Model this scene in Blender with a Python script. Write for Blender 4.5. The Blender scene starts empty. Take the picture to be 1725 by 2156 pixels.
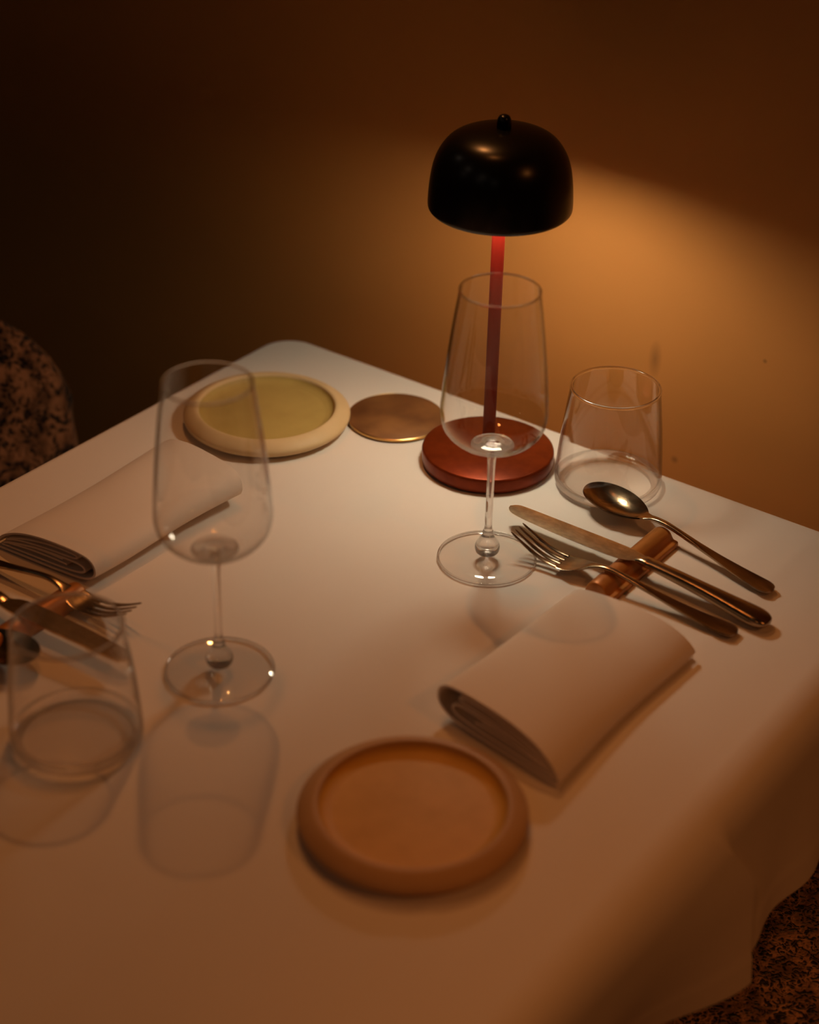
import bpy, bmesh, math, random
from mathutils import Vector, Matrix
random.seed(7)
SC = bpy.context.scene
COL = SC.collection
PI = math.pi
T = 0.75            # height of the cloth surface on the table top
# world axes: x runs along the back wall, y points towards the wall (table occupies y < 0)

# ------------------------------------------------------------------ camera
F_PX, TH, RO, H = 3751.64, 0.5523, 0.0237, 0.8362
cd = bpy.data.cameras.new('camera'); cam = bpy.data.objects.new('camera', cd); COL.objects.link(cam)
ang = math.radians(35.7)
ox = Vector((math.cos(ang), math.sin(ang), 0)); oy = Vector((-math.sin(ang), math.cos(ang), 0))
fw = oy*math.cos(TH) + Vector((0, 0, -math.sin(TH)))
r0 = ox; u0 = r0.cross(fw)
rr = r0*math.cos(RO) + u0*math.sin(RO); uu = u0*math.cos(RO) - r0*math.sin(RO)
M = Matrix((rr, uu, -fw)).transposed().to_4x4()
M.translation = Vector((1.105, -1.305, H + T))
cam.matrix_world = M
cd.sensor_fit = 'VERTICAL'; cd.sensor_height = 36; cd.sensor_width = 36
cd.lens = F_PX/2156*36
cd.dof.use_dof = True; cd.dof.focus_distance = 1.57; cd.dof.aperture_fstop = 2.8
cd.clip_start = 0.05
SC.camera = cam
# ------------------------------------------------------------------ world, exposure
SC.view_settings.view_transform = 'Standard'; SC.view_settings.look = 'None'
SC.view_settings.gamma = 1; SC.view_settings.use_curve_mapping = False
SC.view_settings.exposure = 0.0
w = bpy.data.worlds.new('world'); SC.world = w; w.use_nodes = True
w.node_tree.nodes['Background'].inputs[0].default_value = (1.0, 0.88, 0.72, 1)
w.node_tree.nodes['Background'].inputs[1].default_value = 0.006
try:
    SC.cycles.use_denoising = True; SC.cycles.denoiser = 'OPENIMAGEDENOISE'
    SC.cycles.max_bounces = 12; SC.cycles.diffuse_bounces = 5; SC.cycles.glossy_bounces = 6
    SC.cycles.transmission_bounces = 12; SC.cycles.transparent_max_bounces = 24
    SC.cycles.sample_clamp_indirect = 4.0; SC.cycles.blur_glossy = 0.3
except Exception: pass
# ------------------------------------------------------------------ ceiling spots of the restaurant, plus an added fill spot
def spot(name, loc, target, power, size, blend, col, rad):
    l = bpy.data.lights.new(name, 'SPOT'); l.energy = power; l.color = col
    l.spot_size = math.radians(size); l.spot_blend = blend; l.shadow_soft_size = rad
    o = bpy.data.objects.new(name, l); COL.objects.link(o); o.location = loc
    o.rotation_euler = (Vector(target)-Vector(loc)).to_track_quat('-Z', 'Y').to_euler()
    return o
AMBER = (1.0, 0.31, 0.07)
# one downlight above the table, one close to the wall at the far corner, one far right, plus an added fill
spot('ceiling_downlight', (0.19, -0.34, 2.45), (0.40, -0.86, T), 8.0, 66, 0.75, AMBER, 0.045)
spot('wall_side_downlight', (-0.07, 0.05, T+1.15), (0.40, -0.62, T), 8.0, 62, 0.6, (1.0, 0.37, 0.10), 0.011)
spot('right_downlight', (2.3, -0.35, 2.45), (0.7, -0.7, T), 17.0, 46, 0.8, AMBER, 0.04)
spot('seat_fill_spot', (1.2, -1.9, 2.45), (0.92, -0.40, 0.45), 14.0, 26, 0.9, AMBER, 0.05)  # added fill from the camera side, brightens chair seat and lower drape
for x, y in [(0.3, -2.6), (-0.9, -1.9), (-1.6, -0.9), (0.0, -3.6), (1.6, -3.4), (-1.8, -3.0)]:
    l = bpy.data.lights.new('ceiling_bulb_light', 'POINT'); l.energy = 0.6; l.color = (1.0, 0.80, 0.60)
    l.shadow_soft_size = 0.014
    o = bpy.data.objects.new('ceiling_bulb_light', l); COL.objects.link(o); o.location = (x, y, 2.38)

# ------------------------------------------------------------------ materials
def mat(name, col=(0.8, 0.8, 0.8), rough=0.5, metal=0.0, spec=0.5):
    m = bpy.data.materials.new(name); m.use_nodes = True
    b = m.node_tree.nodes['Principled BSDF']
    b.inputs['Base Color'].default_value = (*col, 1); b.inputs['Roughness'].default_value = rough
    b.inputs['Metallic'].default_value = metal; b.inputs['Specular IOR Level'].default_value = spec
    return m
def nd(m, t, **kw):
    n = m.node_tree.nodes.new(t)
    for k, v in kw.items():
        if k in n.inputs: n.inputs[k].default_value = v
        else: setattr(n, k, v)
    return n
def ln(m, a, b): m.node_tree.links.new(a, b)
def coords(m, kind='Object', scale=(1, 1, 1)):
    tc = nd(m, 'ShaderNodeTexCoord'); mp = nd(m, 'ShaderNodeMapping'); mp.inputs['Scale'].default_value = scale
    ln(m, tc.outputs[kind], mp.inputs['Vector']); return mp.outputs[0]
def noise_mix(m, c1, c2, scale, detail=4, lo=0.35, hi=0.65, stretch=(1, 1, 1), bump=0.0, bump_scale=None, dist=0.001):
    b = m.node_tree.nodes['Principled BSDF']
    v = coords(m, scale=stretch)
    n = nd(m, 'ShaderNodeTexNoise', Scale=scale, Detail=detail); ln(m, v, n.inputs['Vector'])
    r = nd(m, 'ShaderNodeValToRGB'); r.color_ramp.elements[0].position = lo; r.color_ramp.elements[1].position = hi
    r.color_ramp.elements[0].color = (*c1, 1); r.color_ramp.elements[1].color = (*c2, 1)
    ln(m, n.outputs['Fac'], r.inputs['Fac']); ln(m, r.outputs['Color'], b.inputs['Base Color'])
    if bump:
        n2 = nd(m, 'ShaderNodeTexNoise', Scale=bump_scale or scale*4, Detail=5); ln(m, v, n2.inputs['Vector'])
        bp = nd(m, 'ShaderNodeBump', Strength=bump, Distance=dist)
        ln(m, n2.outputs['Fac'], bp.inputs['Height']); ln(m, bp.outputs[0], b.inputs['Normal'])
    return r
# painted plaster wall with scuffs
M_WALL = mat('ochre_plaster', (0.62, 0.30, 0.10), 0.75, spec=0.25)
rw = noise_mix(M_WALL, (0.70, 0.285, 0.072), (0.76, 0.31, 0.080), 3.0, 3, 0.3, 0.7, bump=0.35, bump_scale=260, dist=0.0006)
def add_smudges(m, ramp, spots, dark):
    """darker scuff marks at fixed places on the wall"""
    b = m.node_tree.nodes['Principled BSDF']
    tc = nd(m, 'ShaderNodeTexCoord'); prev = ramp.outputs['Color']
    for (x, z, rx, rz, k) in spots:
        mp = nd(m, 'ShaderNodeMapping'); mp.inputs['Location'].default_value = (-x/rx, 0, -z/rz)
        mp.inputs['Scale'].default_value = (1/rx, 0, 1/rz); ln(m, tc.outputs['Object'], mp.inputs['Vector'])
        g = nd(m, 'ShaderNodeTexGradient', gradient_type='SPHERICAL'); ln(m, mp.outputs[0], g.inputs['Vector'])
        mu = nd(m, 'ShaderNodeMath', operation='MULTIPLY'); mu.use_clamp = True; ln(m, g.outputs['Fac'], mu.inputs[0]); mu.inputs[1].default_value = k
        mx = nd(m, 'ShaderNodeMixRGB'); mx.inputs[2].default_value = (*dark, 1)
        ln(m, mu.outputs[0], mx.inputs[0]); ln(m, prev, mx.inputs[1]); prev = mx.outputs[0]
    ln(m, prev, b.inputs['Base Color'])
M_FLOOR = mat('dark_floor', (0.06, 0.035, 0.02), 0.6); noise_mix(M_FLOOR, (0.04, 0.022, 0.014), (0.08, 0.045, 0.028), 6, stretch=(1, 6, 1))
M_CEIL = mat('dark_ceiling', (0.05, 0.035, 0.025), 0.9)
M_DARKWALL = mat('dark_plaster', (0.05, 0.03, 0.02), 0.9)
# linen
def linen(name, col, fold_lines=False):
    m = mat(name, col, 0.85, spec=0.15); b = m.node_tree.nodes['Principled BSDF']
    b.inputs['Sheen Weight'].default_value = 0.15; b.inputs['Sheen Roughness'].default_value = 0.5
    v = coords(m)
    w1 = nd(m, 'ShaderNodeTexWave', Scale=520.0, wave_type='BANDS', bands_direction='X'); ln(m, v, w1.inputs[0])
    w2 = nd(m, 'ShaderNodeTexWave', Scale=520.0, wave_type='BANDS', bands_direction='Y'); ln(m, v, w2.inputs[0])
    a = nd(m, 'ShaderNodeMath', operation='ADD'); ln(m, w1.outputs['Fac'], a.inputs[0]); ln(m, w2.outputs['Fac'], a.inputs[1])
    n = nd(m, 'ShaderNodeTexNoise', Scale=14.0, Detail=3.0); ln(m, v, n.inputs[0])
    bp = nd(m, 'ShaderNodeBump', Strength=0.12, Distance=0.0003); ln(m, a.outputs[0], bp.inputs['Height'])
    bp2 = nd(m, 'ShaderNodeBump', Strength=0.25, Distance=0.004); ln(m, n.outputs['Fac'], bp2.inputs['Height'])
    ln(m, bp.outputs[0], bp2.inputs['Normal']); ln(m, bp2.outputs[0], b.inputs['Normal'])
    return m
M_CLOTH = linen('white_tablecloth', (0.80, 0.74, 0.68))
M_NAPKIN = linen('white_napkin', (0.86, 0.77, 0.68))
# glass: thin walls (clear with Fresnel reflection) and thick refracting glass
def thin_glass(name, tint, extra=0.02):
    m = bpy.data.materials.new(name); m.use_nodes = True; nt = m.node_tree; nt.nodes.clear()
    out = nd(m, 'ShaderNodeOutputMaterial'); tr = nd(m, 'ShaderNodeBsdfTransparent'); gl = nd(m, 'ShaderNodeBsdfGlossy')
    gl.inputs['Roughness'].default_value = 0.0; gl.inputs['Color'].default_value = (1, 1, 1, 1)
    lw = nd(m, 'ShaderNodeLayerWeight', Blend=0.5)
    rp = nd(m, 'ShaderNodeValToRGB'); rp.color_ramp.elements[0].color = (*tint, 1)
    rp.color_ramp.elements[0].position = 0.66
    rp.color_ramp.elements[1].color = (tint[0]*0.34, tint[1]*0.30, tint[2]*0.26, 1)
    ln(m, lw.outputs['Facing'], rp.inputs[0]); ln(m, rp.outputs[0], tr.inputs[0])
    ge = nd(m, 'ShaderNodeNewGeometry'); ir = nd(m, 'ShaderNodeMapRange')      # same reflectance on both faces of the thin wall
    ir.inputs['To Min'].default_value = 1.5; ir.inputs['To Max'].default_value = 1/1.5; ln(m, ge.outputs['Backfacing'], ir.inputs['Value'])
    fr = nd(m, 'ShaderNodeFresnel'); ln(m, ir.outputs[0], fr.inputs['IOR'])
    mx = nd(m, 'ShaderNodeMixShader'); ln(m, fr.outputs[0], mx.inputs[0])
    ln(m, tr.outputs[0], mx.inputs[1]); ln(m, gl.outputs[0], mx.inputs[2]); ln(m, mx.outputs[0], out.inputs[0])
    return m
M_THIN = thin_glass('clear_thin_glass', (0.985, 0.98, 0.975))
def thick_glass(name, clear=0.25):
    m = bpy.data.materials.new(name); m.use_nodes = True; m.node_tree.nodes.clear()
    out = nd(m, 'ShaderNodeOutputMaterial'); g = nd(m, 'ShaderNodeBsdfGlass', IOR=1.5, Roughness=0.0)
    g.inputs['Color'].default_value = (0.99, 0.985, 0.98, 1)
    tr = nd(m, 'ShaderNodeBsdfTransparent'); mx = nd(m, 'ShaderNodeMixShader'); mx.inputs[0].default_value = clear
    ln(m, g.outputs[0], mx.inputs[1]); ln(m, tr.outputs[0], mx.inputs[2])
    ln(m, mx.outputs[0], out.inputs[0]); return m
M_THICK = thick_glass('clear_solid_glass', 0.15)
M_LIP = thick_glass('polished_glass_rim', 0.0)
M_BEAD = thick_glass('clear_bowl_base_glass', 0.5)
M_BASEGL = thick_glass('clear_tumbler_base_glass', 0.62)
# lamp
M_SHADE = mat('black_lamp_shade', (0.005, 0.0045, 0.004), 0.27, spec=0.4)
M_LAMPRED = mat('rust_red_lamp_metal', (0.30, 0.035, 0.015), 0.36, 0.45, 0.25); noise_mix(M_LAMPRED, (0.165, 0.022, 0.0035), (0.205, 0.030, 0.005), 90, bump=0.15, bump_scale=900, dist=0.0003)
M_POLE = mat('red_lamp_stem', (0.24, 0.012, 0.005), 0.45, spec=0.3)
M_LINER = mat('shade_liner', (0.35, 0.28, 0.2), 0.7)
M_LED = bpy.data.materials.new('lamp_diffuser_light'); M_LED.use_nodes = True
_b = M_LED.node_tree.nodes['Principled BSDF']; _b.inputs['Base Color'].default_value = (0.8, 0.8, 0.8, 1)
_b.inputs['Emission Color'].default_value = (1.0, 0.88, 0.64, 1); _b.inputs['Emission Strength'].default_value = 59
# crockery, metals
M_PLATE_IN = mat('ochre_glaze', (0.55, 0.33, 0.10), 0.5, spec=0.3); noise_mix(M_PLATE_IN, (0.62, 0.34, 0.065), (0.70, 0.39, 0.085), 45, lo=0.3, hi=0.7)
M_PLATE_RIM = mat('tan_glaze_rim', (0.42, 0.22, 0.09), 0.5, spec=0.3); noise_mix(M_PLATE_RIM, (0.50, 0.30, 0.14), (0.55, 0.34, 0.17), 30, lo=0.3, hi=0.7)
M_FAR_IN = mat('olive_yellow_glaze', (0.52, 0.38, 0.12), 0.5, spec=0.3); noise_mix(M_FAR_IN, (0.46, 0.33, 0.10), (0.52, 0.38, 0.12), 40, lo=0.3, hi=0.7)
M_FAR_RIM = mat('cream_glaze_rim', (0.68, 0.50, 0.27), 0.5, spec=0.3); noise_mix(M_FAR_RIM, (0.64, 0.47, 0.25), (0.70, 0.52, 0.29), 30, lo=0.3, hi=0.7)
M_COAST = mat('brown_leather', (0.22, 0.09, 0.03), 0.45, spec=0.4); noise_mix(M_COAST, (0.13, 0.05, 0.018), (0.27, 0.12, 0.04), 22, 6, 0.35, 0.65, bump=0.2, bump_scale=300, dist=0.0004)
M_BRASS = mat('brass_edge', (0.62, 0.36, 0.12), 0.3, 1.0)
M_STEEL = mat('aged_steel', (0.45, 0.35, 0.26), 0.22, 1.0)
noise_mix(M_STEEL, (0.29, 0.21, 0.13), (0.48, 0.36, 0.24), 120, 8, 0.35, 0.65, stretch=(0.25, 1, 1), bump=0.25, bump_scale=700, dist=0.0002)
M_BLADE = mat('scratched_blade_steel', (0.6, 0.48, 0.34), 0.24, 1.0)
noise_mix(M_BLADE, (0.56, 0.43, 0.27), (0.78, 0.62, 0.42), 260, 8, 0.35, 0.65, stretch=(0.5, 1, 1), bump=0.35, bump_scale=900, dist=0.0002)
M_REST = mat('copper_rest', (0.62, 0.25, 0.07), 0.42, 0.3); noise_mix(M_REST, (0.36, 0.12, 0.02), (0.52, 0.20, 0.04), 60, 6, 0.35, 0.65, stretch=(1, 0.25, 1), bump=0.2, bump_scale=300, dist=0.0004)
M_WOOD = mat('dark_wood', (0.08, 0.04, 0.02), 0.5); noise_mix(M_WOOD, (0.05, 0.024, 0.012), (0.10, 0.05, 0.025), 8, stretch=(1, 12, 1))
M_BLACK = mat('black_metal', (0.015, 0.013, 0.012), 0.5, 0.3)
def boucle(name, c_dark, c_light, scale, lo, hi):
    m = mat(name, c_light, 0.95, spec=0.1); b = m.node_tree.nodes['Principled BSDF']
    b.inputs['Sheen Weight'].default_value = 0.2
    v = coords(m)
    n = nd(m, 'ShaderNodeTexNoise', Scale=scale*0.6, Detail=2.0); ln(m, v, n.inputs[0])
    mx = nd(m, 'ShaderNodeMixRGB'); mx.inputs[0].default_value = 0.06; ln(m, v, mx.inputs[1]); ln(m, n.outputs['Color'], mx.inputs[2])
    vo = nd(m, 'ShaderNodeTexVoronoi', Scale=scale); ln(m, mx.outputs[0], vo.inputs['Vector'])
    r = nd(m, 'ShaderNodeValToRGB'); r.color_ramp.elements[0].position = lo; r.color_ramp.elements[1].position = hi
    r.color_ramp.elements[0].color = (*c_dark, 1); r.color_ramp.elements[1].color = (*c_light, 1)
    ln(m, vo.outputs['Distance'], r.inputs[0])
    n3 = nd(m, 'ShaderNodeTexNoise', Scale=scale*0.5, Detail=3.0); ln(m, v, n3.inputs[0])
    r3 = nd(m, 'ShaderNodeValToRGB'); r3.color_ramp.elements[0].position = 0.42; r3.color_ramp.elements[1].position = 0.6
    r3.color_ramp.elements[0].color = (0.25, 0.25, 0.25, 1); ln(m, n3.outputs['Fac'], r3.inputs[0])
    mm = nd(m, 'ShaderNodeMixRGB', blend_type='MULTIPLY'); mm.inputs[0].default_value = 0.8
    ln(m, r.outputs[0], mm.inputs[1]); ln(m, r3.outputs[0], mm.inputs[2]); ln(m, mm.outputs[0], b.inputs['Base Color'])
    bp = nd(m, 'ShaderNodeBump', Strength=0.9, Distance=0.003); ln(m, vo.outputs['Distance'], bp.inputs['Height']); ln(m, bp.outputs[0], b.inputs['Normal'])
    return m
M_BOUCLE = boucle('speckled_boucle', (0.04, 0.028, 0.02), (0.8, 0.45, 0.26), 115, 0.34, 0.62)
M_BOUCLE_B = boucle('knitted_boucle', (0.03, 0.018, 0.012), (0.46, 0.20, 0.09), 85, 0.3, 0.6)

# ------------------------------------------------------------------ helpers
def mesh_obj(name, verts, faces, m, parent=None, smooth=True, mats=None):
    me = bpy.data.meshes.new(name); me.from_pydata([tuple(v) for v in verts], [], faces); me.update()
    bm = bmesh.new(); bm.from_mesh(me); bmesh.ops.recalc_face_normals(bm, faces=bm.faces); bm.to_mesh(me); bm.free()
    me.materials.append(m)
    for x in mats or []: me.materials.append(x)
    if smooth:
        for p in me.polygons: p.use_smooth = True
        try: me.set_sharp_from_angle(angle=math.radians(48))
        except Exception: pass
    o = bpy.data.objects.new(name, me); COL.objects.link(o)
    if parent: o.parent = parent
    return o
def lathe(name, prof, m, parent=None, seg=96, loc=None, closed=False):
    """prof: list of (r, z); r==0 ends become poles; closed joins last ring to first"""
    vs, fs, rings = [], [], []
    for r, z in prof:
        if r < 1e-7: rings.append([len(vs)]); vs.append((0, 0, z))
        else:
            rings.append(list(range(len(vs), len(vs)+seg)))
            vs += [(r*math.cos(2*PI*i/seg), r*math.sin(2*PI*i/seg), z) for i in range(seg)]
    pairs = list(zip(rings, rings[1:]))
    if closed: pairs.append((rings[-1], rings[0]))
    for a, b in pairs:
        for i in range(seg):
            j = (i+1) % seg
            if len(a) == 1 and len(b) == 1: break
            if len(a) == 1: fs.append((a[0], b[i], b[j]))
            elif len(b) == 1: fs.append((a[i], b[0], a[j]))
            else: fs.append((a[i], b[i], b[j], a[j]))
    o = mesh_obj(name, vs, fs, m, parent)
    if loc: o.location = loc
    return o
def smooth_prof(pts, n=6):
    """Catmull-Rom through profile points"""
    out = []
    P = [pts[0]] + list(pts) + [pts[-1]]
    for i in range(1, len(P)-2):
        p0, p1, p2, p3 = P[i-1], P[i], P[i+1], P[i+2]
        for k in range(n):
            t = k/n
            out.append(tuple(0.5*((2*p1[j]) + (-p0[j]+p2[j])*t + (2*p0[j]-5*p1[j]+4*p2[j]-p3[j])*t*t + (-p0[j]+3*p1[j]-3*p2[j]+p3[j])*t**3) for j in range(len(p1))))
    out.append(tuple(pts[-1]))
    return out
def torus(name, R_, z, r, m, parent, seg=128, k=10):
    return lathe(name, [(R_+r*math.cos(2*PI*i/k), z+r*math.sin(2*PI*i/k)) for i in range(k)], m, parent, seg, closed=True)
def interp(tab, x):
    if x <= tab[0][0]: return tab[0][1]
    for (a, b), (c, d) in zip(tab, tab[1:]):
        if x <= c:
            t = (x-a)/(c-a); return b + (d-b)*t
    return tab[-1][1]
def sm(tab, n=8): return smooth_prof(tab, n)
def empty(name, loc, rz=0):
    o = bpy.data.objects.new(name, None); COL.objects.link(o); o.location = loc; o.rotation_euler = (0, 0, rz)
    o.empty_display_size = 0.05; return o
def tag(o, label, cat, group=None):
    o['label'] = label; o['category'] = cat
    if group: o['group'] = group
    return o
def copy_tree(o, parent=None):
    c = o.copy(); COL.objects.link(c); c.parent = parent
    for ch in list(o.children): copy_tree(ch, c)
    return c
def box(name, lo, hi, m, parent=None, bevel=0):
    bm = bmesh.new(); bmesh.ops.create_cube(bm, size=1)
    for v in bm.verts: v.co = Vector([(lo[i]+hi[i])/2 + v.co[i]*(hi[i]-lo[i]) for i in range(3)])
    if bevel: bmesh.ops.bevel(bm, geom=bm.edges[:], offset=bevel, segments=4, profile=0.5, affect='EDGES')
    me = bpy.data.meshes.new(name); bm.to_mesh(me); bm.free(); me.materials.append(m)
    for p in me.polygons: p.use_smooth = bool(bevel)
    o = bpy.data.objects.new(name, me); COL.objects.link(o)
    if parent: o.parent = parent
    return o
def struct(o): o['kind'] = 'structure'; return o

# ------------------------------------------------------------------ room
WY = 0.10
X0, X1, Y1, CH = -2.6, 3.2, -4.6, 2.6
wall = struct(box('wall_back', (X0-0.1, WY, 0), (X1+0.1, WY+0.1, CH), M_WALL))
add_smudges(M_WALL, rw, [(0.386, T+0.056, 0.008, 0.022, 0.9), (0.419, T-0.045, 0.005, 0.005, 1.0), (0.50, T+0.09, 0.003, 0.003, 1.0)], (0.40, 0.16, 0.045))
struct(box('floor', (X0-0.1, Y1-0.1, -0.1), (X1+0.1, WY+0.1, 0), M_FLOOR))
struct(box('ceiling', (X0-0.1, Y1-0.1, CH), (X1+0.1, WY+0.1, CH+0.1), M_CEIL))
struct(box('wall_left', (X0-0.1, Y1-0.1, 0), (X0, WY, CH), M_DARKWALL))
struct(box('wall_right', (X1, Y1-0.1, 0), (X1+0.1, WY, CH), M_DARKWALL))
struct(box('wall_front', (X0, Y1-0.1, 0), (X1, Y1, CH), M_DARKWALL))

# ------------------------------------------------------------------ table
TW, TL = 0.70, 1.10
tb = empty('dining_table', (TW/2, -TL/2, 0))
tag(tb, 'square-edged dining table hidden under the white tablecloth', 'table')
box('tabletop', (-TW/2+0.012, -TL/2+0.012, T-0.034), (TW/2-0.012, TL/2-0.012, T-0.006), M_WOOD, tb, 0.005)
for sx_ in (-1, 1):
    for sy_ in (-1, 1):
        a, b = sx_*(TW/2-0.04), sy_*(TL/2-0.04)
        box('leg', (a-0.02, b-0.02, 0), (a+0.02, b+0.02, T-0.036), M_WOOD, tb, 0.003)

# ------------------------------------------------------------------ tablecloth
def ss(a, b, x):
    t = min(1, max(0, (x-a)/(b-a))); return t*t*(3-2*t)
DROP = 0.190
def cloth_point(s, t):
    """s along x (0..TW), t along -y (0..TL); outside that range the cloth hangs. returns (u, v, z)"""
    RC = 0.028
    # pleat in the front drape at v ~ .35: cloth folds back on itself
    u, v = s, t
    cu = min(max(s, RC), TW-0.02); cv = min(max(t, RC), TL-RC)
    inside_x = RC <= s <= TW-0.02; inside_y = RC <= t <= TL-RC
    du, dv = s-cu, t-cv
    L = math.hypot(du, dv)
    RCx = 0.02 if s > TW/2 else RC
    if L <= RCx:
        z = 0
        # pressed fold ridges of the ironed cloth
        for c, wd, h in ((0.480, 0.0030, 0.0010), (0.311, 0.003, 0.0009), (0.618, 0.004, 0.0010)):
            z += h*math.exp(-((s-c)/wd)**2)
        z += 0.0006*math.sin(9*s+3)*math.sin(7*t+1) - 0.0003
        # slack cloth dips gently before the right-hand edge
        return s, t, z
    nx, ny = (du/L, dv/L)
    d = L-RCx
    r = 0.034 if s > TW-0.03 else 0.011
    a = min(d/r, PI/2)
    out = r*math.sin(a); z = -r*(1-math.cos(a))
    rest = max(0, d - r*PI/2)
    q = ss(0, DROP*0.8, rest)
    if s > TW-0.02 and 0 < t < TL:
        if t < 0.40: fl = 0.045 + 0.03*math.cos((t-0.34)*2*PI/0.105)
        elif t < 0.53: fl = -0.08 + 0.155*math.cos((t-0.40)/0.13*PI)
        else: fl = -0.235 + 0.13*(1-math.cos((t-0.53)*2*PI/0.24))
        out += fl*rest*(0.35+0.65*q) ; z -= rest*0.985
    else:
        fl = 0.05 + 0.03*math.sin((s*nyabs(ny)+t*abs(nx))*31)
        out += fl*rest; z -= rest*0.985
    # stitched hem
    tot = d
    if tot > DROP-0.026: out += 0.0009
    uu_, vv_ = cu+nx*(RCx+out), cv+ny*(RCx+out)
    if s > TW-0.02 and 0 < t < TL:
        w_ = ss(0.012, 0.10, d)
        # knife pleat: inner layer runs on under the outer layer
        if t < PLA: off = 0.0
        uu_ += pleat_u(t)*w_; vv_ += pleat_v(t)*w_; z -= pleat_z(t)*w_
    return uu_, vv_, z
def nyabs(x): return abs(x)
# flat cloth coordinate windows of the pleat: inner 0.350-0.375, middle 0.375-0.400, outer after 0.400
PLA, PLB, PLC = 0.360, 0.385, 0.410
def pleat_v(t):
    if t < PLA: return 0.0
    if t < PLB: return 0.0
    if t < PLC: return -2*(t-PLB)*0.98
    return -0.049*(1-ss(PLC, 0.72, t))
def pleat_u(t):
    if t < PLA: return 0.0
    if t < PLB: return -0.002*(t-PLA)/(PLB-PLA)
    if t < PLC: return -0.002+0.015*(t-PLB)/(PLC-PLB)
    return 0.013*(1-ss(PLC, 0.60, t))
def pleat_z(t):
    if t < PLB: return 0.0
    if t < PLC: return 0.006*(t-PLB)/(PLC-PLB)
    return 0.006*(1-ss(PLC, 0.60, t))
def axis_samples(L, dens, lo, hi, fine):
    xs = []; x = lo
    while x < hi-1e-9:
        xs.append(x)
        step = dens
        for a, b, st in fine:
            if a <= x < b: step = min(step, st)
        x += step
    xs.append(hi); return xs
sx = axis_samples(TW, 0.007, -DROP, TW+DROP, [(-0.03, 0.03, 0.0022), (TW-0.03, TW+0.06, 0.003), (0.40, 0.43, 0.0012), (0.175, 0.195, 0.0012), (0.64, 0.67, 0.0015), (TW+DROP-0.03, TW+DROP, 0.002)])
sy = axis_samples(TL, 0.007, -DROP, TL+DROP, [(-0.03, 0.03, 0.0022), (0.35, 0.42, 0.0025)])
cv_, cf_ = [], []
for t in sy:
    for s in sx:
        u, v, z = cloth_point(s, t); cv_.append((u, -v, T+z))
nx_ = len(sx)
for j in range(len(sy)-1):
    for i in range(nx_-1):
        a = j*nx_+i; cf_.append((a, a+1, a+1+nx_, a+nx_))
cloth = mesh_obj('tablecloth', cv_, cf_, M_CLOTH)
sol = cloth.modifiers.new('thickness', 'SOLIDIFY'); sol.thickness = 0.0008; sol.offset = -1
for p in cloth.data.polygons: p.use_smooth = True
tag(cloth, 'white ironed tablecloth covering the table and hanging over its edges', 'tablecloth')
if cloth.data.polygons[len(cloth.data.polygons)//2].normal.z < 0: cloth.data.flip_normals()
Z = T + 0.0008

# ------------------------------------------------------------------ lamp
lamp = empty('table_lamp', (0.317, -0.085, Z))
tag(lamp, 'black domed table lamp with rust red stem and round base near wall', 'lamp')
lathe('base', [(0, 0), (0.0595, 0), (0.0615, 0.0015), (0.0618, 0.004), (0.0618, 0.0125), (0.0612, 0.0142), (0.0598, 0.015), (0.03, 0.0172), (0.010, 0.019), (0, 0.019)], M_LAMPRED, lamp, 128)
lathe('pole', [(0, 0.017), (0.0058, 0.017), (0.0058, 0.29), (0, 0.29)], M_POLE, lamp, 32)
so = [(0.0605, 0.2515), (0.0623, 0.2535), (0.0628, 0.257), (0.0625, 0.266), (0.0613, 0.279), (0.0588, 0.292), (0.0540, 0.3035), (0.0460, 0.3135), (0.0350, 0.3195), (0.0200, 0.3232), (0.007, 0.3245)]
so = smooth_prof(so, 5)
si = [(max(r-0.0016, 0.0061), z-0.0014) for r, z in so[3:]]
shade = lathe('shade', so + [(0.0061, 0.3245)] + list(reversed(si)) + [(0.0592, 0.2522)], M_SHADE, lamp, 128, closed=True)
lathe('liner', smooth_prof([(0.0590, 0.2535), (0.0596, 0.2620), (0.0590, 0.272), (0.0575, 0.274)], 3)+[(0.0582, 0.274), (0.0604, 0.262), (0.0602, 0.2535)], M_LINER, lamp, 96, closed=True)
lathe('finial', smooth_prof([(0.0062, 0.3205), (0.0062, 0.3285), (0.0059, 0.3315), (0.0044, 0.3345), (0.002, 0.3358), (0, 0.336)], 5), M_SHADE, lamp, 32)
lathe('diffuser', [(0.007, 0.2585), (0.014, 0.2592), (0.021, 0.2612), (0.027, 0.2645), (0.031, 0.2685), (0.0315, 0.272), (0.007, 0.272)], M_LED, lamp, 64, closed=True)
lathe('light_housing', [(0.0062, 0.2722), (0.0570, 0.2722), (0.0575, 0.276), (0.03, 0.281), (0.0062, 0.282)], M_LINER, lamp, 64, closed=True)

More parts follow.
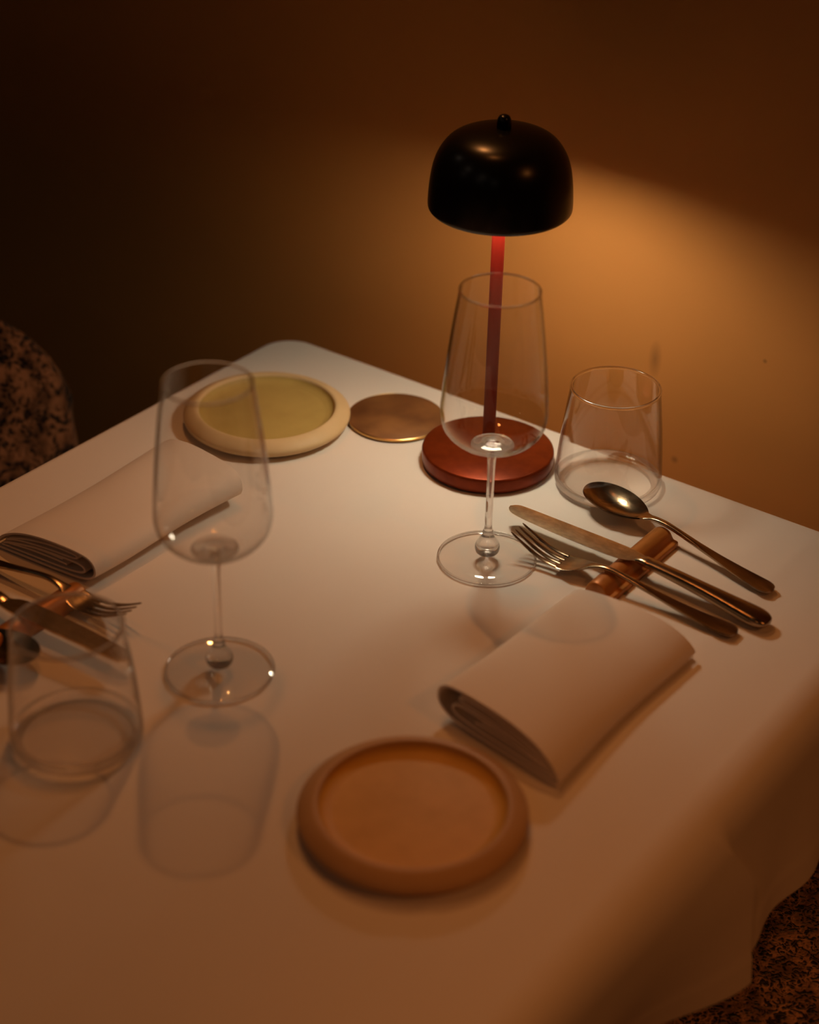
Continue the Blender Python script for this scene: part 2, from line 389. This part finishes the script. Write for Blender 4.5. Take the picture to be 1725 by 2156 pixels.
# ------------------------------------------------------------------ wine glasses
def wine_glass(loc):
    g = empty('wine_glass', loc)
    # bowl: thin outer and inner wall, closed rim
    outer = smooth_prof([(0.0035, 0.1075), (0.012, 0.1090), (0.024, 0.1135), (0.0345, 0.1205), (0.0415, 0.1295), (0.0443, 0.1400), (0.0440, 0.1520), (0.0425, 0.1720), (0.0398, 0.1980), (0.0364, 0.2250), (0.0330, 0.2480), (0.0325, 0.2510)], 5)
    inner = [(0.0318, 0.2510)] + [(max(r-0.0009, 0), z+(0.0012 if z < 0.125 else 0.0004)) for r, z in reversed(outer[2:-1])] + [(0, 0.1105)]
    lathe('bowl', [(0, 0.1075)] + outer + [(0.0323, 0.2514), (0.0320, 0.2514)] + inner, M_THIN, g, 128)
    # stem with the thick drop of glass inside the foot of the bowl
    st = smooth_prof([(0.0044, 0.1062), (0.0036, 0.098), (0.0032, 0.085), (0.0031, 0.060), (0.0031, 0.036), (0.0034, 0.031), (0.0044, 0.0285), (0.0048, 0.0262), (0.0040, 0.0250), (0.0060, 0.0225), (0.0096, 0.0165), (0.0107, 0.0120), (0.0098, 0.0078), (0.0070, 0.0055)], 4)
    top = smooth_prof([(0, 0.1176), (0.0045, 0.1172), (0.0065, 0.1158), (0.0100, 0.1148), (0.0150, 0.1142), (0.0180, 0.1128), (0.0165, 0.1110), (0.0100, 0.1092), (0.0045, 0.1064)], 4)
    lathe('bowl_base', top + [(0, 0.1064)], M_BEAD, g, 64)
    lathe('stem', [(0, 0.1062)] + st + [(0, 0.0055)], M_THICK, g, 64)
    torus('lip', 0.0321, 0.2512, 0.0009, M_LIP, g)
    torus('foot_edge', 0.0419, 0.0012, 0.0010, M_THICK, g)
    lathe('foot', [(0, 0.0002), (0.0415, 0.0002), (0.0424, 0.0007), (0.0425, 0.0013), (0.0418, 0.0019), (0.030, 0.0027), (0.016, 0.0040), (0.009, 0.0054), (0, 0.0054)], M_THIN, g, 128)
    return g
g1 = wine_glass((0.411, -0.224, Z))
tag(g1, 'empty stemmed wine glass in front of the lamp, next to fork tines', 'wine glass', 'empty wine glasses on the table')
g2 = copy_tree(g1); g2.location = (0.337, -0.484, Z)
tag(g2, 'empty stemmed wine glass on the left, overlapping the far plate', 'wine glass', 'empty wine glasses on the table')

# ------------------------------------------------------------------ tumblers
def tumbler(loc):
    g = empty('tumbler', loc)
    out = smooth_prof([(0.0440, 0.0004), (0.0472, 0.0022), (0.0487, 0.0060), (0.0490, 0.0110), (0.0484, 0.0220), (0.0466, 0.0450), (0.0440, 0.0700), (0.0408, 0.0960), (0.0403, 0.0990)], 5)
    inn = [(r-0.0012, z) for r, z in reversed(out) if z > 0.012] + smooth_prof([(0.0470, 0.0120), (0.0455, 0.0080), (0.0425, 0.0062), (0.030, 0.0056), (0.0, 0.0055)], 4)
    lathe('wall', [(0, 0.0012), (0.038, 0.0010)] + out + [(0.0400, 0.1001), (0.0394, 0.1001)] + inn, M_THIN, g, 128)
    torus('lip', 0.0398, 0.1000, 0.0014, M_LIP, g)
    lathe('base', smooth_prof([(0.0400, 0.0004), (0.0450, 0.0008), (0.0478, 0.0030), (0.0484, 0.0062), (0.0478, 0.0100), (0.0462, 0.0078), (0.0430, 0.0056), (0.0400, 0.0050)], 4), M_BASEGL, g, 128, closed=True)
    return g
t1 = tumbler((0.428, -0.052, Z))
tag(t1, 'empty tapered water tumbler behind the spoon, close to the wall', 'tumbler', 'empty water tumblers on the table')
t2 = copy_tree(t1); t2.location = (0.309, -0.610, Z)
tag(t2, 'empty tapered water tumbler at the left, in front of dark cutlery', 'tumbler', 'empty water tumblers on the table')

# ------------------------------------------------------------------ plates
def plate(loc, m_in, m_rim):
    p = empty('side_plate', loc)
    prof = smooth_prof([(0.0690, 0.0008), (0.0750, 0.0022), (0.0795, 0.0052), (0.0809, 0.0082), (0.0800, 0.0110), (0.0762, 0.0142), (0.0715, 0.0166), (0.0685, 0.0173), (0.0665, 0.0168), (0.0654, 0.0150)], 5)
    lathe('rim', [(0.055, 0.0004)] + prof + [(0.0645, 0.0095), (0.055, 0.0060)], m_rim, p, 128, closed=True)
    fl = smooth_prof([(0.0657, 0.0152), (0.0645, 0.0132), (0.0622, 0.0113), (0.0588, 0.0100), (0.0540, 0.0094), (0.030, 0.0092), (0, 0.0092)], 5)
    lathe('well', fl + [(0, 0.0010), (0.056, 0.0010), (0.0640, 0.0075)], m_in, p, 128)
    return p
tag(plate((0.559, -0.533, Z), M_PLATE_IN, M_PLATE_RIM), 'brown side plate with golden ochre centre, nearest the camera', 'plate')
tag(plate((0.105, -0.154, Z), M_FAR_IN, M_FAR_RIM), 'olive yellow side plate with cream rim at the far corner', 'plate')
# ------------------------------------------------------------------ coaster
co = empty('coaster', (0.200, -0.072, Z)); tag(co, 'round brown coaster with thin brass edge left of the lamp base', 'coaster')
lathe('pad', [(0, 0.0016), (0.0462, 0.0016), (0.0468, 0.0024), (0.0460, 0.0031), (0, 0.0031)], M_COAST, co, 96)
lathe('rim', [(0.030, 0.0), (0.0472, 0.0), (0.0477, 0.0006), (0.0477, 0.0022), (0.0470, 0.0027), (0.0464, 0.0022), (0.0464, 0.0014), (0.030, 0.0014)], M_BRASS, co, 96, closed=True)

# ------------------------------------------------------------------ cutlery
def strip(name, cen, wid, thk, m, parent, n=60, K=20, crown=None, x0=None, x1=None):
    """flat metal bar: cen/wid/thk tables over x; crown>0 dished top"""
    x0 = cen[0][0] if x0 is None else x0; x1 = cen[-1][0] if x1 is None else x1
    cs, ws, ts = sm(cen), sm(wid), sm(thk); cr = sm(crown) if crown else None
    vs, fs = [], []
    for i in range(n+1):
        f = i/n
        x = x0 + (x1-x0)*(0.5-0.5*math.cos(PI*f))
        z, w_, h = interp(cs, x), interp(ws, x), interp(ts, x)
        c = interp(cr, x) if cr else 0
        for k in range(K):
            a = 2*PI*k/K; ca, sa = math.cos(a), math.sin(a)
            y = w_*math.copysign(abs(ca)**0.7, ca); zz = h*math.copysign(abs(sa)**0.7, sa)
            zz += c*(abs(ca)**3) - (c*0.3)
            vs.append((x, y, z+zz))
    for i in range(n):
        for k in range(K):
            a = i*K+k; b = i*K+(k+1) % K; fs.append((a, b, b+K, a+K))
    fs.append(tuple(range(K))); fs.append(tuple(range(n*K, n*K+K)))
    return mesh_obj(name, vs, fs, m, parent)
def fork():
    f = empty('fork', (0, 0, 0))
    cen = [(0.044, 0.0062), (0.055, 0.0066), (0.066, 0.0098), (0.076, 0.0140), (0.088, 0.0168), (0.100, 0.0165), (0.125, 0.0128), (0.155, 0.0078), (0.180, 0.0046), (0.198, 0.0034), (0.2125, 0.0032)]
    wid = [(0.044, 0.0122), (0.055, 0.0126), (0.062, 0.0115), (0.069, 0.0082), (0.076, 0.0048), (0.088, 0.0029), (0.110, 0.0028), (0.140, 0.0040), (0.170, 0.0066), (0.195, 0.0092), (0.205, 0.0090), (0.2105, 0.0070), (0.2125, 0.0025)]
    thk = [(0.044, 0.0009), (0.060, 0.0012), (0.080, 0.0018), (0.110, 0.0022), (0.150, 0.0017), (0.205, 0.0015), (0.2125, 0.0008)]
    cr = [(0.044, 0.0008), (0.060, 0.0010), (0.080, 0.0), (0.120, 0.0004), (0.160, 0.0014), (0.205, 0.0018), (0.2125, 0.001)]
    strip('handle', cen, wid, thk, M_STEEL, f, n=90, crown=cr)
    for k in range(4):
        y0 = (k-1.5)*0.0068; y1 = (k-1.5)*0.0060
        vs, fs = [], []; n = 22; K = 10
        for i in range(n+1):
            t = i/n; x = 0.0475*t
            z = interp(sm([(0, 0.0220), (0.012, 0.0158), (0.024, 0.0105), (0.036, 0.0072), (0.0475, 0.0062)]), x)
            y = y1 + (y0-y1)*t; w_ = 0.0008+0.0012*min(1, t*2.2); h = 0.0007+0.0005*t
            if i == 0: w_ *= 0.5; h *= 0.5
            z += 0.0008*(abs(y)/0.012)**2
            for q in range(K):
                a = 2*PI*q/K; vs.append((x, y+w_*math.copysign(abs(math.cos(a))**0.7, math.cos(a)), z+h*math.copysign(abs(math.sin(a))**0.7, math.sin(a))))
        for i in range(n):
            for q in range(K):
                a = i*K+q; b = i*K+(q+1) % K; fs.append((a, b, b+K, a+K))
        fs.append(tuple(range(K))); fs.append(tuple(range(n*K, n*K+K)))
        mesh_obj('tine', vs, fs, M_STEEL, f)
    return f
def knife():
    k = empty('dinner_knife', (0, 0, 0))
    # blade: wedge section, cutting edge towards the fork (-y)
    L = 0.138; vs, fs = [], []; n = 40
    back = sm([(0, 0.0015), (0.004, 0.0058), (0.012, 0.0078), (0.05, 0.0085), (0.11, 0.0092), (0.128, 0.0080), (0.138, 0.0050)])
    edge = sm([(0, -0.0010), (0.004, -0.0052), (0.012, -0.0080), (0.03, -0.0098), (0.07, -0.0115), (0.110, -0.0112), (0.124, -0.0090), (0.131, -0.0052), (0.138, -0.0046)])
    for i in range(n+1):
        x = L*(0.5-0.5*math.cos(PI*i/n)); b, e = interp(back, x), interp(edge, x); z = 0.0166 - 0.0012*(1-x/L)
        h = 0.0012
        vs += [(x, b, z-h*0.8), (x, b, z+h*0.8), (x, b-0.25*(b-e), z+h*0.9), (x, e, z+0.0002), (x, e, z-0.0002), (x, b-0.25*(b-e), z-h*0.9)]
    for i in range(n):
        for q in range(6):
            a = i*6+q; b = i*6+(q+1) % 6; fs.append((a, b, b+6, a+6))
    fs.append(tuple(range(6))); fs.append(tuple(range(n*6, n*6+6)))
    mesh_obj('blade', vs, fs, M_BLADE, k)
    cen = [(0.132, 0.0164), (0.137, 0.0166), (0.142, 0.0165), (0.150, 0.0162), (0.180, 0.0138), (0.210, 0.0108), (0.240, 0.0078), (0.2585, 0.0066)]
    wid = [(0.132, 0.0046), (0.136, 0.0052), (0.140, 0.0058), (0.143, 0.0064), (0.147, 0.0060), (0.155, 0.0062), (0.190, 0.0070), (0.220, 0.0090), (0.242, 0.0107), (0.252, 0.0100), (0.257, 0.0070), (0.2585, 0.0030)]
    thk = [(0.132, 0.0016), (0.137, 0.0030), (0.143, 0.0036), (0.147, 0.0034), (0.180, 0.0046), (0.220, 0.0054), (0.248, 0.0052), (0.2585, 0.0020)]
    strip('handle', cen, wid, thk, M_STEEL, k, n=90)
    return k
def spoon():
    s = empty('tablespoon', (0, 0, 0))
    A, nU, nR = 0.034, 64, 14
    def outline(a):
        c, q = math.cos(a), math.sin(a)
        wx = A*c; wy = (0.0205 + 0.0022*(-c))*q*(1-0.10*max(0, c)**2)
        return wx, wy
    def zc(x): return 0.0185 - 0.0035*(x/0.068)   # rim plane leans down to the neck
    vs, fs = [], []
    for side in (0, 1):
        base = len(vs)
        vs.append((A, 0, zc(A)-0.0105 - (0.0011 if side else 0)))
        for j in range(1, nR+1):
            rr_ = j/nR
            for i in range(nU):
                x, y = outline(2*PI*i/nU)
                d = 0.0105*(1-rr_**2.2)
                k = 1.0 if not side else (1.0 + 0.0006/0.03*(1 if j == nR else 0))
                xx = A + x*rr_*k
                vs.append((xx, y*rr_*k, zc(xx)-d-(0.0011 if side else 0)))
        for i in range(nU): fs.append((base, base+1+i, base+1+(i+1) % nU))
        for j in range(nR-1):
            for i in range(nU):
                a = base+1+j*nU+i; b = base+1+j*nU+(i+1) % nU; fs.append((a, b, b+nU, a+nU))
    o1 = 1+(nR-1)*nU; o2 = (1+nR*nU)+1+(nR-1)*nU
    for i in range(nU): fs.append((o1+i, o1+(i+1) % nU, o2+(i+1) % nU, o2+i))
    mesh_obj('bowl', vs, fs, M_STEEL, s)
    cen = [(0.063, 0.0138), (0.070, 0.0150), (0.078, 0.0168), (0.090, 0.0172), (0.105, 0.0155), (0.130, 0.0115), (0.160, 0.0072), (0.185, 0.0046), (0.2045, 0.0038)]
    wid = [(0.063, 0.0075), (0.069, 0.0055), (0.076, 0.0036), (0.090, 0.0029), (0.110, 0.0028), (0.140, 0.0042), (0.165, 0.0066), (0.190, 0.0090), (0.198, 0.0086), (0.2028, 0.0062), (0.2045, 0.0025)]
    thk = [(0.063, 0.0009), (0.078, 0.0018), (0.110, 0.0022), (0.150, 0.0017), (0.198, 0.0015), (0.2045, 0.0008)]
    cr = [(0.063, 0.0010), (0.075, 0.0), (0.110, 0.0004), (0.150, 0.0014), (0.198, 0.0018), (0.2045, 0.001)]
    strip('handle', cen, wid, thk, M_STEEL, s, n=80, crown=cr)
    return s
def rest(loc, rz=0):
    """bar with a round hump on one long side and a lower lip on the other, lying along y"""
    sec = [(-0.0138, 0), (-0.0138, 0.0025), (-0.0125, 0.0065), (-0.0095, 0.0110), (-0.005, 0.0134), (0.000, 0.0134), (0.0045, 0.0112), (0.0072, 0.0072), (0.0088, 0.0050), (0.0110, 0.0046), (0.0132, 0.0042), (0.0138, 0.0025), (0.0138, 0)]
    sec = smooth_prof(sec, 3); n = len(sec); vs, fs = [], []; HL = 0.0565
    ys = [-HL, -HL+0.0008, -HL+0.003] + [-HL+0.003+(2*HL-0.006)*i/12 for i in range(1, 12)] + [HL-0.003, HL-0.0008, HL]
    for y in ys:
        e = HL-abs(y); k = 0.90 if e < 1e-6 else (0.96 if e < 0.001 else 1.0)
        vs += [(x*k, y, z*k) for x, z in sec]
    for j in range(len(ys)-1):
        for i in range(n-1):
            a = j*n+i; fs.append((a, a+1, a+1+n, a+n))
        fs.append((j*n+n-1, j*n, (j+1)*n, (j+1)*n+n-1))
    fs.append(tuple(range(n))); fs.append(tuple(range((len(ys)-1)*n, len(ys)*n)))
    o = mesh_obj('cutlery_rest', vs, fs, M_REST); o.location = loc; o.rotation_euler = (0, 0, rz)
    return o
def place(o, tip, end):
    """tip and end given as (u, v)"""
    o.location = (tip[0], -tip[1], Z); o.rotation_euler = (0, 0, math.atan2(-(end[1]-tip[1]), end[0]-tip[0]))
r1 = rest((0.518, -0.160, Z)); tag(r1, 'copper brown cutlery rest bar under the fork, knife and spoon near the wall', 'cutlery rest', 'copper cutlery rests')
r2 = rest((0.176, -0.535, Z), PI); tag(r2, 'copper brown cutlery rest bar under the dark cutlery at the left edge', 'cutlery rest', 'copper cutlery rests')
f1 = fork(); place(f1, (0.423, 0.197), (0.633, 0.196))
tag(f1, 'aged metal dinner fork between knife and right-hand napkin', 'fork')
k1 = knife(); place(k1, (0.393, 0.163), (0.652, 0.170))
tag(k1, 'aged metal dinner knife between fork and spoon on the right rest', 'knife')
s1 = spoon(); place(s1, (0.429, 0.090), (0.624, 0.122))
tag(s1, 'aged metal tablespoon in front of the right tumbler', 'spoon')
f2 = copy_tree(f1); place(f2, (0.250, 0.487), (0.042, 0.500))
tag(f2, 'dark metal fork seen through the left tumbler rim, tines pointing right', 'fork')
k2 = copy_tree(k1); place(k2, (0.288, 0.532), (0.032, 0.542))
tag(k2, 'dark broad-bladed knife behind the left tumbler, below its fork', 'knife')
s2 = copy_tree(s1); place(s2, (0.232, 0.578), (0.030, 0.590))
tag(s2, 'dark metal spoon at the left picture edge behind the tumbler', 'spoon')

# ------------------------------------------------------------------ napkins
def ribbon2d(path, th):
    """offset a 2-D path to a closed thick ribbon"""
    P = smooth_prof(path, 5); n = len(P); L, R = [], []
    for i, p in enumerate(P):
        a = P[max(0, i-1)]; b = P[min(n-1, i+1)]; dx, dz = b[0]-a[0], b[1]-a[1]; l = math.hypot(dx, dz) or 1
        nx, nz = -dz/l, dx/l
        L.append((p[0]+nx*th/2, p[1]+nz*th/2)); R.append((p[0]-nx*th/2, p[1]-nz*th/2))
    return L, R
def napkin(loc, rz):
    """folded napkin: round spine fold on -x side, loose layered edges on +x side; lies along y"""
    W_, L_ = 0.120, 0.188
    layers = [
        # bottom layer runs right, then spine fold, then the broad top layer drooping to the right
        ([(0.118, 0.0022), (0.08, 0.0024), (0.04, 0.0028), (0.016, 0.0048), (0.0040, 0.0110), (0.0015, 0.0200), (0.0055, 0.0285), (0.016, 0.0325), (0.040, 0.0338), (0.068, 0.0325), (0.090, 0.0280), (0.105, 0.0210), (0.1145, 0.0130), (0.1185, 0.0065)], 0.0022, 0.0),
        ([(0.1140, 0.0052), (0.08, 0.0060), (0.045, 0.0066), (0.022, 0.0085), (0.0145, 0.0130), (0.0185, 0.0180), (0.034, 0.0190), (0.070, 0.0175), (0.098, 0.0125), (0.112, 0.0080)], 0.0022, 0.0015),
        ([(0.108, 0.0140), (0.090, 0.0190), (0.062, 0.0222), (0.040, 0.0232), (0.0255, 0.0240), (0.0215, 0.0262), (0.027, 0.0285), (0.055, 0.0282), (0.085, 0.0230), (0.104, 0.0165)], 0.0018, 0.001),
        ([(0.106, 0.0092), (0.082, 0.0118), (0.055, 0.0125), (0.036, 0.0118)], 0.0020, 0.002),
        ([(0.101, 0.0118), (0.080, 0.0148), (0.055, 0.0156), (0.042, 0.0150)], 0.0016, 0.003),
    ]
    vs, fs = [], []
    NY = 26
    for path, th, inset in layers:
        Lp, Rp = ribbon2d(path, th); sec = Lp + list(reversed(Rp)); n = len(sec); base = len(vs)
        for j in range(NY+1):
            f = j/NY; y = -L_/2+inset + (L_-2*inset)*f
            e = min(f, 1-f)
            for x, z in sec:
                hz = z
                # far end of the napkin lies flatter; slight sag in between
                sag = 1 - 0.16*ss(0.25, 1.0, f) - 0.05*math.sin(PI*f)
                hz = z*sag
                xx = x + 0.002*math.sin(f*5+x*20) + 0.010*f*(1-ss(0.0, 0.11, x))
                yy = y - 0.009*(x-0.06)/0.06*(1-f) + 0.004*(x-0.06)/0.06*f
                vs.append((xx-W_/2, yy, max(hz, 0.0009)))
        for j in range(NY):
            for i in range(n):
                a = base+j*n+i; b = base+j*n+(i+1) % n; fs.append((a, b, b+n, a+n))
        for j in (0, NY):
            # end caps: quads across the ribbon thickness
            m = n//2
            for i in range(m-1):
                fs.append((base+j*n+i, base+j*n+i+1, base+j*n+n-2-i, base+j*n+n-1-i))
    o = mesh_obj('folded_napkin', vs, fs, M_NAPKIN); o.location = loc; o.rotation_euler = (0, 0, rz)
    return o
n1 = napkin((0.562, -0.340, Z), 0)
tag(n1, 'white folded napkin between the nearest plate and the right cutlery', 'napkin')
n2 = napkin((0.130, -0.372, Z), PI)
tag(n2, 'white folded napkin at the left edge beyond the dark cutlery', 'napkin')

# ------------------------------------------------------------------ chairs
def chair(loc, rz, fabric):
    """upholstered dining chair; local +x points from backrest to table"""
    c = empty('upholstered_chair', loc, rz)
    box('seat', (-0.25, -0.275, 0.36), (0.25, 0.275, 0.458), fabric, c, 0.03)
    # curved backrest with rounded top corners
    vs, fs = [], []; NU, NV = 28, 20; Wb, z0, z1, R = 0.205, 0.40, 0.80, 0.13
    def zt(s):   # top outline
        a = abs(s)*Wb
        return z1 if a < Wb-R else z1 - R*(1-math.sqrt(max(0, 1-((a-(Wb-R))/R)**2)))
    for side in (0, 1):
        for i in range(NU+1):
            s = -1+2*i/NU; s = math.sin(s*PI/2)
            for j in range(NV+1):
                f = j/NV; z = z0 + (zt(s)-z0)*math.sin(f*PI/2)
                y = s*Wb*(1-0.13*(1-f)); edge = min(1, (1-abs(s))*6, (zt(s)-z+0.0)*16+0.0)
                t = 0.026*math.sqrt(max(0.0, min(1, edge)))
                x = -0.265 - 0.10*(z-z0)/(z1-z0) + 0.05*s*s
                vs.append((x + (t if side else -t), y, z))
    N = (NU+1)*(NV+1)
    for side in (0, 1):
        for i in range(NU):
            for j in range(NV):
                a = side*N + i*(NV+1)+j; fs.append((a, a+1, a+NV+2, a+NV+1))
    for i in range(NU):
        for j in (0, NV):
            a = i*(NV+1)+j; b = a+NV+1; fs.append((a, b, b+N, a+N))
    for j in range(NV):
        for i in (0, NU):
            a = i*(NV+1)+j; fs.append((a, a+1, a+1+N, a+N))
    mesh_obj('backrest', vs, fs, fabric, c)
    for sx_ in (-1, 1):
        for sy_ in (-1, 1):
            lathe('leg', [(0, 0), (0.011, 0), (0.017, 0.36), (0.017, 0.375), (0, 0.375)], M_BLACK, c, 20, loc=(0.2*sx_, 0.215*sy_, 0))
    return c
ca = chair((0.865, -0.345, 0), PI, M_BOUCLE)
tag(ca, 'speckled dark brown upholstered chair under the tablecloth at bottom right', 'chair')
cb = chair((0.10, -0.345, 0), 0, M_BOUCLE_B)
tag(cb, 'brown knitted upholstered chair back beyond the left table edge', 'chair')
